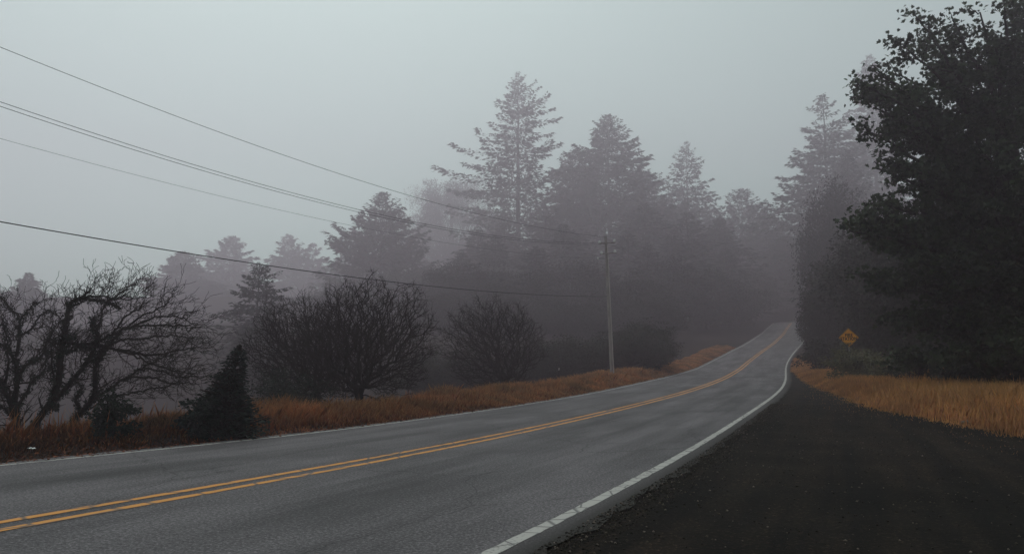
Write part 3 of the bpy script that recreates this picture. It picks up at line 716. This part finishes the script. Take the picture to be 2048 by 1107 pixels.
m2 = mossy([(.10, [(180, 870), (260, 750), (300, 650), (305, 500), (330, 430), (325, 390), (345, 300), (360, 258), (400, 240), (460, 246), (540, 262), (600, 292)], 1.0),
            (.075, [(260, 755), (330, 700), (400, 610), (440, 560), (480, 480), (500, 430), (460, 370), (470, 340)], 1.3), (.05, [(305, 450), (380, 480), (460, 470), (560, 430), (680, 375), (800, 382), (960, 378)], .35),
            (.045, [(480, 480), (600, 500), (760, 530), (900, 505), (1000, 492)], .2), (.035, [(560, 430), (620, 345), (700, 290), (750, 250)], 0), (.035, [(480, 420), (515, 320), (540, 240), (560, 180)], 0), (.03, [(600, 410), (720, 330), (830, 280), (850, 240)], 0),
            (.03, [(540, 262), (620, 210), (655, 175), (690, 160)], 0), (.03, [(400, 240), (500, 230), (620, 250), (740, 235)], 0), (.03, [(680, 375), (800, 330), (900, 330), (985, 378)], 0), (.03, [(600, 500), (740, 560), (860, 600), (980, 620)], 0),
            (.03, [(500, 500), (620, 450), (760, 440), (880, 430), (980, 440)], 0), (.04, [(275, 800), (270, 640), (255, 480), (290, 430)], 1.2), (.04, [(330, 440), (370, 435)], 1.8), (.04, [(300, 520), (400, 480), (480, 490)], 1.2)], 14.4,
           'arching mossy bare tree with fine twigs reaching right, second from the left', 7, maxl=3, twigs=1.25)
m3 = mossy([(.10, [(365, 860), (430, 790), (482, 720), (478, 600), (500, 540), (545, 470), (600, 420)], 1.5), (.045, [(480, 745), (560, 690), (640, 640), (700, 600), (820, 540), (880, 520)], .5),
            (.035, [(520, 745), (600, 730), (680, 715), (800, 690), (940, 665)], .25), (.03, [(640, 640), (760, 640), (860, 670), (950, 660)], 0), (.05, [(400, 810), (380, 740), (420, 690), (360, 640)], 1.2), (.03, [(700, 600), (800, 600), (900, 640), (1000, 635)], 0)], 14.9,
           'mossy bare tree with one thick trunk right of the arching one', 9, maxl=3, twigs=1.1)
print('mossy twigs', m1, m2, m3)

# ------------------------------------------------------------------ grass
def blades(P, h, wd, lean, seed, mat, name, lab, cat, seg=2):
    r = np.random.default_rng(seed); n = len(P); a = r.random(n) * 6.283
    ld = np.stack([np.cos(a), np.sin(a), 0 * a], -1) * r.uniform(.05, lean, (n, 1)) * h[:, None]; ld[:, 0] += h * .08
    b = r.random(n) * 3.14; sd_ = np.stack([np.cos(b), np.sin(b), 0 * b], -1) * wd[:, None] * .5
    up = np.array([0, 0, 1.]) * h[:, None]
    V = np.stack([P - sd_, P + sd_, P + up * .55 + ld * .3 + sd_ * .8, P + up + ld, P + up * .55 + ld * .3 - sd_ * .8], 1)
    j = r.normal(0, .10, n)[:, None]; tone = np.clip(np.array([0, 0, .55, 1, .55])[None] + j, 0, 1)
    me = mesh_np(name, V.reshape(-1, 3), np.arange(n * 5).reshape(n, 5), 5, False, tone.ravel())
    o = link(name, me, mat); tag(o, lab, cat, kind='stuff'); return o

def road_pts(s, t):
    cx, cy = np.interp(s, S, CX), np.interp(s, S, CY); nx, ny = np.interp(s, S, NX), np.interp(s, S, NY)
    return cx + nx * t, cy + ny * t
def left_grass(n, seed):
    r = np.random.default_rng(seed); s = -8 + 118 * r.random(n) ** 1.35; wst = np.interp(s, [0, 60, 80], [3.6, 4, 2.6])
    L = .30 + wst * r.random(n) ** .9; x, y = road_pts(s, -HW - L)
    clump = np.sin(x * 2.3 + np.sin(y * 1.9) * 2) * np.sin(y * 2.1 + 1.3) ; k = r.random(n) < (.62 + .4 * clump + .2 * (L > 1.2)) * np.interp(s, [4, 12], [.45, 1]); x, y, s, L = x[k], y[k], s[k], L[k]
    z = ground_z(x, y); d = np.hypot(x, y); hh = (.06 + .33 * sm(.3, 1.7, L)) * (.8 + .35 * np.sin(x * 1.1 + 2) * np.sin(y * .8) + .25 * np.sin(x * 3.1) * np.sin(y * 2.3)) * r.uniform(.5, 1.25, len(x)) * np.interp(s, [0, 9, 14, 30, 60, 72, 85], [.45, .6, 1.05, 1.0, 1.4, .8, .4]) * (1 + .3 * np.sin(s * .9) * np.sin(s * .37 + 2))
    wd = np.clip(d * .0011, .007, .08)
    return np.stack([x, y, z], -1), hh, wd
P, hh, wd = left_grass(230000, 3); gk = (P[:, 1] + rnd.normal(0, 5, len(P)) > 25); blades(P[gk], hh[gk], wd[gk], .9, 7, M['grass_gold'], 'verge_grass', 'golden top grass along the left road edge from the round bare trees to the bend', 'grass'); P, hh, wd = P[~gk], hh[~gk], wd[~gk]; gk = P[:, 1] + rnd.normal(0, 1.6, len(P)) < 15; blades(P[gk], hh[gk], wd[gk], .9, 9, M['grass_shaded'], 'verge_grass', 'brown grass and litter on the nearest left verge, coloured darker for shade under the mossy trees', 'grass'); P, hh, wd = P[~gk], hh[~gk], wd[~gk]; blades(P, hh, wd, .8, 4, M['grass_left'], 'verge_grass', 'rust orange grass on the left verge between the young conifer and the round bare trees', 'grass')
def right_grass(n, seed):
    r = np.random.default_rng(seed); s = -2 + 92 * r.random(n) ** 1.25; R = -.15 + 10 * r.random(n) ** 1.1; R += r.normal(0, .22, n) * (R < 1.2) + .18 * np.sin(s * 1.3) * (R < .8)
    st_ = r.random(n) < .03; R = np.where(st_, -r.random(n) ** 2 * 1.6, R); x, y = road_pts(s, tg(s) + R)
    z = ground_z(x, y) - .03; d = np.hypot(x, y); hh = (.10 + .44 * sm(-.7, 1.3, R)) * r.uniform(.55, 1.3, len(x)) * np.interp(s, [0, 40, 60, 80], [1.05, 1, .7, .5])
    wd = np.clip(d * .0009, .008, .08)
    return np.stack([x, y, z], -1), hh, wd
P, hh, wd = right_grass(230000, 5); blades(P, hh, wd, .45, 6, M['grass_right'], 'tall_grass', 'tall golden dry grass between the gravel and the dark trees', 'grass')
# taller seed heads along the back of the right strip and dry weeds on the left
r = np.random.default_rng(12)
s = r.uniform(5, 60, 2600); x, y = road_pts(s, tg(s) + r.uniform(2.5, 10, 2600)); hh = r.uniform(.55, .85, 2600)
blades(np.stack([x, y, ground_z(x, y)], -1), hh, np.clip(np.hypot(x, y) * .0012, .012, .06), .25, 13, M['grass_right'], 'seed_stalks', 'taller green-gold stalks sticking up along the back of the right grass strip', 'grass')
s = r.uniform(-4, 50, 2600); x, y = road_pts(s, -HW - r.uniform(1.4, 4.2, 2600)); hh = r.uniform(.3, .62, 2600)
blades(np.stack([x, y, ground_z(x, y)], -1), hh, np.clip(np.hypot(x, y) * .0008, .006, .05), .5, 14, M['grass_left'], 'dry_weeds', 'sparse dry weeds standing above the left verge grass', 'grass')

# leaf litter at the left edge, gravel stones on the right
def litter(n, seed):
    r = np.random.default_rng(seed); s = r.uniform(-6, 30, n); L = np.abs(r.normal(0, .8, n)) - .05; x, y = road_pts(s, -HW - .05 - L)
    z = ground_z(x, y) + .03; z = np.where(L < .3, np.interp(s, S, CZ) + np.interp(s, S, BK) * -3.9 + .008, z)
    return np.stack([x, y, z], -1)
P = litter(3200, 8); d = r.normal(size=P.shape) * [1, 1, .3]
V, t = kites(P, d, r.uniform(.03, .09, len(P)), r.uniform(.02, .05, len(P)), up=np.array([0, 0, 1.]))
tag(link('leaf_litter', kite_mesh('leaf_litter', V, t), M['dead_leaf']), 'fallen rust coloured leaves scattered along the left road edge', 'leaves', kind='stuff')

def stones(n, seed, smin, smax):
    r = np.random.default_rng(seed); s = r.uniform(-8, 26, n); f = r.random(n); t = (HW + .30) + (tg(s) - HW - .2) * f; edge = r.random(n) < .42
    t = np.where(edge, HW + .24 + np.abs(r.normal(0, .24, n)), t); x, y = road_pts(s, t)
    z = np.interp(s, S, CZ) + np.interp(s, S, BK) * np.clip(t, -6, 8) + gravel_relief(s, t); z = np.where(t < HW + .5, np.maximum(z, np.interp(s, S, CZ) + np.interp(s, S, BK) * t), z)
    sz = smin + (smax - smin) * r.random(n) ** 4
    oc = np.array([(1, 0, 0), (0, 1, 0), (-1, 0, 0), (0, -1, 0), (0, 0, .7), (0, 0, -.7)], float)
    V = oc[None] * sz[:, None, None] * r.uniform(.6, 1.3, (n, 6, 1)); a = r.random(n) * 6.28; c, sn = np.cos(a)[:, None], np.sin(a)[:, None]
    V = np.stack([V[..., 0] * c - V[..., 1] * sn, V[..., 0] * sn + V[..., 1] * c, V[..., 2]], -1) + np.stack([x, y, z + sz * .2], -1)[:, None]
    tri = np.array([(0, 1, 4), (1, 2, 4), (2, 3, 4), (3, 0, 4), (1, 0, 5), (2, 1, 5), (3, 2, 5), (0, 3, 5)])
    return mesh_np('pebbles', V.reshape(-1, 3), (tri[None] + np.arange(n)[:, None, None] * 6).reshape(-1, 3), 3, False, np.repeat(r.random(n), 6))
def pebble_mat():
    t = NT('mixed pebbles', .9, .2); a = t.n('ShaderNodeAttribute'); a.attribute_name = 'tone'
    return t.col(t.ramp(a.outputs['Fac'], [(0, (.010, .008, .007)), (.75, (.035, .027, .022)), (.93, (.10, .075, .06)), (1, (.22, .17, .15))]))
tag(link('gravel_stones', stones(45000, 21, .004, .017), pebble_mat()), 'loose small stones scattered over the dark gravel turnout', 'stones', kind='stuff')

def rock(px, py, y, sz, lab, mat, name, cat, flat=.7):
    p = at(px, py, y); v = []; r = np.random.default_rng(int(px))
    import bmesh
    bm = bmesh.new(); bmesh.ops.create_icosphere(bm, subdivisions=2, radius=sz)
    for q in bm.verts: q.co = Vector((q.co.x * 1.25, q.co.y, q.co.z * flat)) * (1 + r.normal(0, .10))
    me = D.meshes.new(name); bm.to_mesh(me); bm.free()
    s_, t_ = st_of([p[0]], [p[1]]); gx = max(gz(p[0], p[1]), p[2] - .3)
    o = link(name, me, M[mat], None, (p[0], p[1], p[2])); tag(o, lab, cat); return o
rock(1932, 845, 17.2, .09, 'small pale brown rock at the front edge of the golden grass', 'stone', 'rock', 'rock')

# crumpled white litter on the left verge
def paper(px, py, sz, lab, mat='litter', name='litter_scrap', cat='litter'):
    # find the ground point under the pixel
    best = min(np.arange(8, 20, .05), key=lambda yy: abs(at(px, py, yy)[2] - gz(at(px, py, yy)[0], yy) - .05)); p = at(px, py, best)
    r = np.random.default_rng(int(px)); n = 7; X, Y = np.meshgrid(np.linspace(-1, 1, n), np.linspace(-.5, .5, n)); Z = r.uniform(0, .45, X.shape)
    V = np.stack([X.ravel() + r.normal(0, .08, n * n), Y.ravel() + r.normal(0, .08, n * n), Z.ravel()], -1) * sz
    i = (np.arange(n - 1)[:, None] * n + np.arange(n - 1)[None]).ravel()
    o = link(name, mesh_np(name, V, np.stack([i, i + 1, i + n + 1, i + n], -1), 4), M[mat], None, p); tag(o, lab, cat); return o
paper(63, 897, .055, 'crumpled white scrap of paper lying in the dark verge at the far left')
paper(101, 902, .06, 'curled orange fallen leaf right of the white paper scrap', 'dead_leaf', 'fallen_leaf', 'leaf')
paper(503, 862, .05, 'pale twig-like scrap lying below the small young conifer', 'litter', 'litter_scrap', 'litter')

# ------------------------------------------------------------------ utility pole and wires
PY = 50.0
pb = at(1224, 742, PY); PXY = (pb[0], PY); pbz = gz(pb[0], PY) - .1
ptop = at(1211, 472, PY)
pole = empty('utility_pole', (pb[0], PY, pbz)); tag(pole, 'tall leaning wooden utility pole standing behind the grassy verge', 'utility pole')
def loc(p): return np.asarray(p, float) - np.array([pb[0], PY, pbz])
T = Tubes(); top = loc(ptop); T.add([(0, 0, 0), top * .5, top], [.11, .10, .085], 12); link('pole', T.mesh('pole'), M['wood'], pole)
T = Tubes(); bo = np.array([.11, -.13, 0]); T.add([bo, top * .5 + bo * .9, top * .93 + bo * .75], [.028, .027, .025], 8); link('riser_pipe', T.mesh('riser_pipe'), M['conduit'], pole)
def arm(pa, pb_, nm='cross_arm'):
    a, b = loc(at(*pa, PY - .14)), loc(at(*pb_, PY - .14)); c = (a + b) / 2; h = np.linalg.norm(b - a) / 2
    return link(nm, box_mesh(nm, [(c, (h, .04, .04), -math.atan2(b[2] - a[2], b[0] - a[0]))]), M['wood'], pole)
arm((1197, 487), (1230, 485)); arm((1200, 508), (1232, 505))
for (px, py) in ((1199, 484), (1229, 481), (1203, 505), (1230, 502)):
    c = loc(at(px, py, PY - .14)); T = Tubes(); T.add([c - [0, 0, .10], c - [0, 0, .06], c - [0, 0, .02], c + [0, 0, .03], c + [0, 0, .08], c + [0, 0, .10]], [.03, .09, .10, .06, .085, .02], 10)
    link('insulator', T.mesh('insulator'), M['porcelain'], pole)
c = loc(at(1196, 516, PY - .1)); T = Tubes(); T.add([loc(at(1209, 517, PY - .1)), c], [.02, .02], 6); link('bracket', T.mesh('bracket'), M['steel'], pole)
T = Tubes(); T.add([c - [0, 0, .06], c, c + [0, 0, .06]], [.03, .07, .03], 8); link('insulator', T.mesh('insulator'), M['porcelain'], pole)

A0 = np.array(PXY); A1 = np.array([-13.5, 21.0]); U = A1 - A0
def wire(pts, endpx, rad, lab, offs=0.):
    """pts: photo pixels along the wire; all wires share the vertical plane through the pole line (shifted by offs metres)"""
    nrm_ = np.array([-U[1], U[0]]) / np.linalg.norm(U) * offs; us, zs = [], []
    for px, py in pts:
        a = (px - 1024) / F; us_ = []
        # solve x/d = a with y = d*(c - b s)
        b = (553.5 - py) / F; k = a / (math.cos(PITCH) - b * math.sin(PITCH))   # x = k*y
        u = (k * (A0[1] + nrm_[1]) - (A0[0] + nrm_[0])) / (U[0] - k * U[1]); y = A0[1] + nrm_[1] + u * U[1]
        us.append(u); zs.append(at(px, py, y)[2])
    e = at(*endpx, PY - .14); us.append(0.); zs.append(e[2]); cf = np.polyfit(us, zs, 2, w=[1] * len(pts) + [2])
    uu = np.linspace(0, 1.9, 70); Pw = np.stack([A0[0] + nrm_[0] + uu * U[0], A0[1] + nrm_[1] + uu * U[1], np.polyval(cf, uu)], -1)
    Pw[0] = e
    T = Tubes(); T.add(Pw, rad, 6); o = link('power_line', T.mesh('power_line'), M['wire']); tag(o, lab, 'wire', 'overhead wires running to the utility pole'); return o
wire([(0, 95), (692.7, 350), (950, 428)], (1211, 474), .0085, 'topmost thin overhead wire running down to the top of the utility pole')
wire([(0, 206), (470, 350), (950, 467)], (1229, 484), .0085, 'upper wire of the close pair in the middle', .12)
wire([(0, 214.5), (445.6, 350), (950, 470.5)], (1199, 487), .0085, 'lower wire of the close pair in the middle', -.12)
wire([(0, 279), (400, 380), (717, 452.6), (950, 496)], (1196, 516), .0048, 'thinnest overhead wire below the close pair')
wire([(0, 443), (400, 510.6), (668.5, 548.7), (950, 580.4)], (1215, 592), .017, 'thick lowest black cable crossing in front of the bare trees')

# ------------------------------------------------------------------ FIRE STATION sign
SY = 46.0; sc_ = at(1697.5, 674.5, SY); sgz = gz(sc_[0], SY)
sign = empty('road_sign', (sc_[0], SY, sgz - .2)); sign.rotation_euler = (0, 0, -.40 + .12); tag(sign, 'orange-yellow diamond road sign reading FIRE STATION above the olive shrub', 'road sign')
zc = sc_[2] - (sgz - .2); hd_ = .545
def rounded_diamond(r_, rad, y0, th):
    pts = []
    for k in range(4):
        a0 = k * math.pi / 2; cx_, cz_ = (r_ - rad * 1.414) * math.sin(a0), (r_ - rad * 1.414) * math.cos(a0)
        for j in range(5): a = a0 - math.pi / 4 + j * math.pi / 8; pts.append((cx_ + rad * math.sin(a), cz_ + rad * math.cos(a)))
    return np.array(pts)
def plate(name, o, i_, y0, y1, mat, par):
    n = len(o)
    if i_ is None:
        V = np.concatenate([np.stack([o[:, 0], np.full(n, y0), o[:, 1] + zc], -1), np.stack([o[:, 0], np.full(n, y1), o[:, 1] + zc], -1)])
        me = D.meshes.new(name); me.from_pydata(V.tolist(), [], [list(range(n)), list(range(2 * n - 1, n - 1, -1))] + [[j, n + j, n + (j + 1) % n, (j + 1) % n] for j in range(n)])
    else:
        R4 = [np.stack([q[:, 0], np.full(n, yy), q[:, 1] + zc], -1) for q, yy in ((o, y0), (i_, y0), (i_, y1), (o, y1))]
        V = np.concatenate(R4); Q = [[a * n + j, ((a + 1) % 4) * n + j, ((a + 1) % 4) * n + (j + 1) % n, a * n + (j + 1) % n] for a in range(4) for j in range(n)]
        me = D.meshes.new(name); me.from_pydata(V.tolist(), [], Q)
    me.update(); return link(name, me, mat, par)
def sign_mat():
    t = NT('orange-yellow sign sheeting', .45, .4); n = t.noise(t.coord('Object'), 5, 5, .65)
    return t.col(t.ramp(n, [(.3, (.78, .27, .012)), (.65, (.95, .42, .02))]))
M['sign'] = sign_mat(); M['ink'] = NT('black sign ink', .6, .2).col((.018, .010, .006))
panel = plate('panel', rounded_diamond(hd_, .04, 0, 0), None, -.012, .004, M['sign'], sign)
plate('border', rounded_diamond(hd_ - .028, .035, 0, 0), rounded_diamond(hd_ - .048, .03, 0, 0), -.015, -.0125, M['ink'], panel)
def lettering(txt, zoff, size, sx):
    cu = D.curves.new('lettering', 'FONT'); cu.body = txt; cu.align_x = 'CENTER'; cu.align_y = 'CENTER'; cu.size = size; cu.extrude = .002; cu.offset = .009; cu.space_character = 1.12
    o = D.objects.new('tmp', cu); COL.objects.link(o); bpy.context.view_layer.update()
    me = D.meshes.new_from_object(o.evaluated_get(bpy.context.evaluated_depsgraph_get())); D.objects.remove(o); D.curves.remove(cu)
    l = link('lettering', me, M['ink'], panel); l.rotation_euler = (math.pi / 2, 0, 0); l.scale = (sx, 1, 1); l.location = (0, -.0155, zc + zoff); return l
lettering('FIRE', .130, .25, .80); lettering('STATION', -.075, .25, .78)
for zz in (.40, -.40):
    T = Tubes(); T.add([(0, -.021, zc + zz), (0, -.0125, zc + zz)], [.018, .018], 8); me = T.mesh('bolt'); link('bolt', me, M['steel'], panel)
link('post', box_mesh('post', [((0, .035, (zc + .45) / 2), (.03, .028, (zc + .45) / 2), 0)]), M['steel'], sign)

# small pale marker behind the verge
mp = at(1117.5, 737.5, 46)
mk = empty('marker_stake', (mp[0], 46, gz(mp[0], 46) - .1)); tag(mk, 'tiny pale-topped stake in the dark between the smaller bare tree and the pole', 'stake')
hz_ = mp[2] - mk.location.z
T = Tubes(); T.add([(0, 0, 0), (0, 0, hz_ - .05)], [.02, .018], 6); link('stake', T.mesh('stake'), M['bark'], mk)
link('cap', box_mesh('cap', [((.01, 0, hz_), (.035, .02, .07), .25)]), M['conduit'], mk)

# ------------------------------------------------------------------ haze
HZ = [(-300, 300), (-85, 430), (-45, 130)]
V = np.array([(x, y, z) for x in HZ[0] for y in HZ[1] for z in HZ[2]], float)
me = mesh_np('haze', V, np.array([(0, 1, 3, 2), (4, 6, 7, 5), (0, 4, 5, 1), (2, 3, 7, 6), (0, 2, 6, 4), (1, 5, 7, 3)]), 4)
hm = D.materials.new('haze'); hm.use_nodes = True; n_ = hm.node_tree; n_.nodes.clear()
pv = n_.nodes.new('ShaderNodeVolumePrincipled'); pv.inputs['Density'].default_value = HAZE_DENSITY; pv.inputs['Color'].default_value = (*HAZE_COLOR, 1); pv.inputs['Anisotropy'].default_value = .72
oo = n_.nodes.new('ShaderNodeOutputMaterial'); n_.links.new(pv.outputs[0], oo.inputs['Volume'])
tag(link('haze', me, hm), 'even grey fog filling the whole valley', kind='stuff')
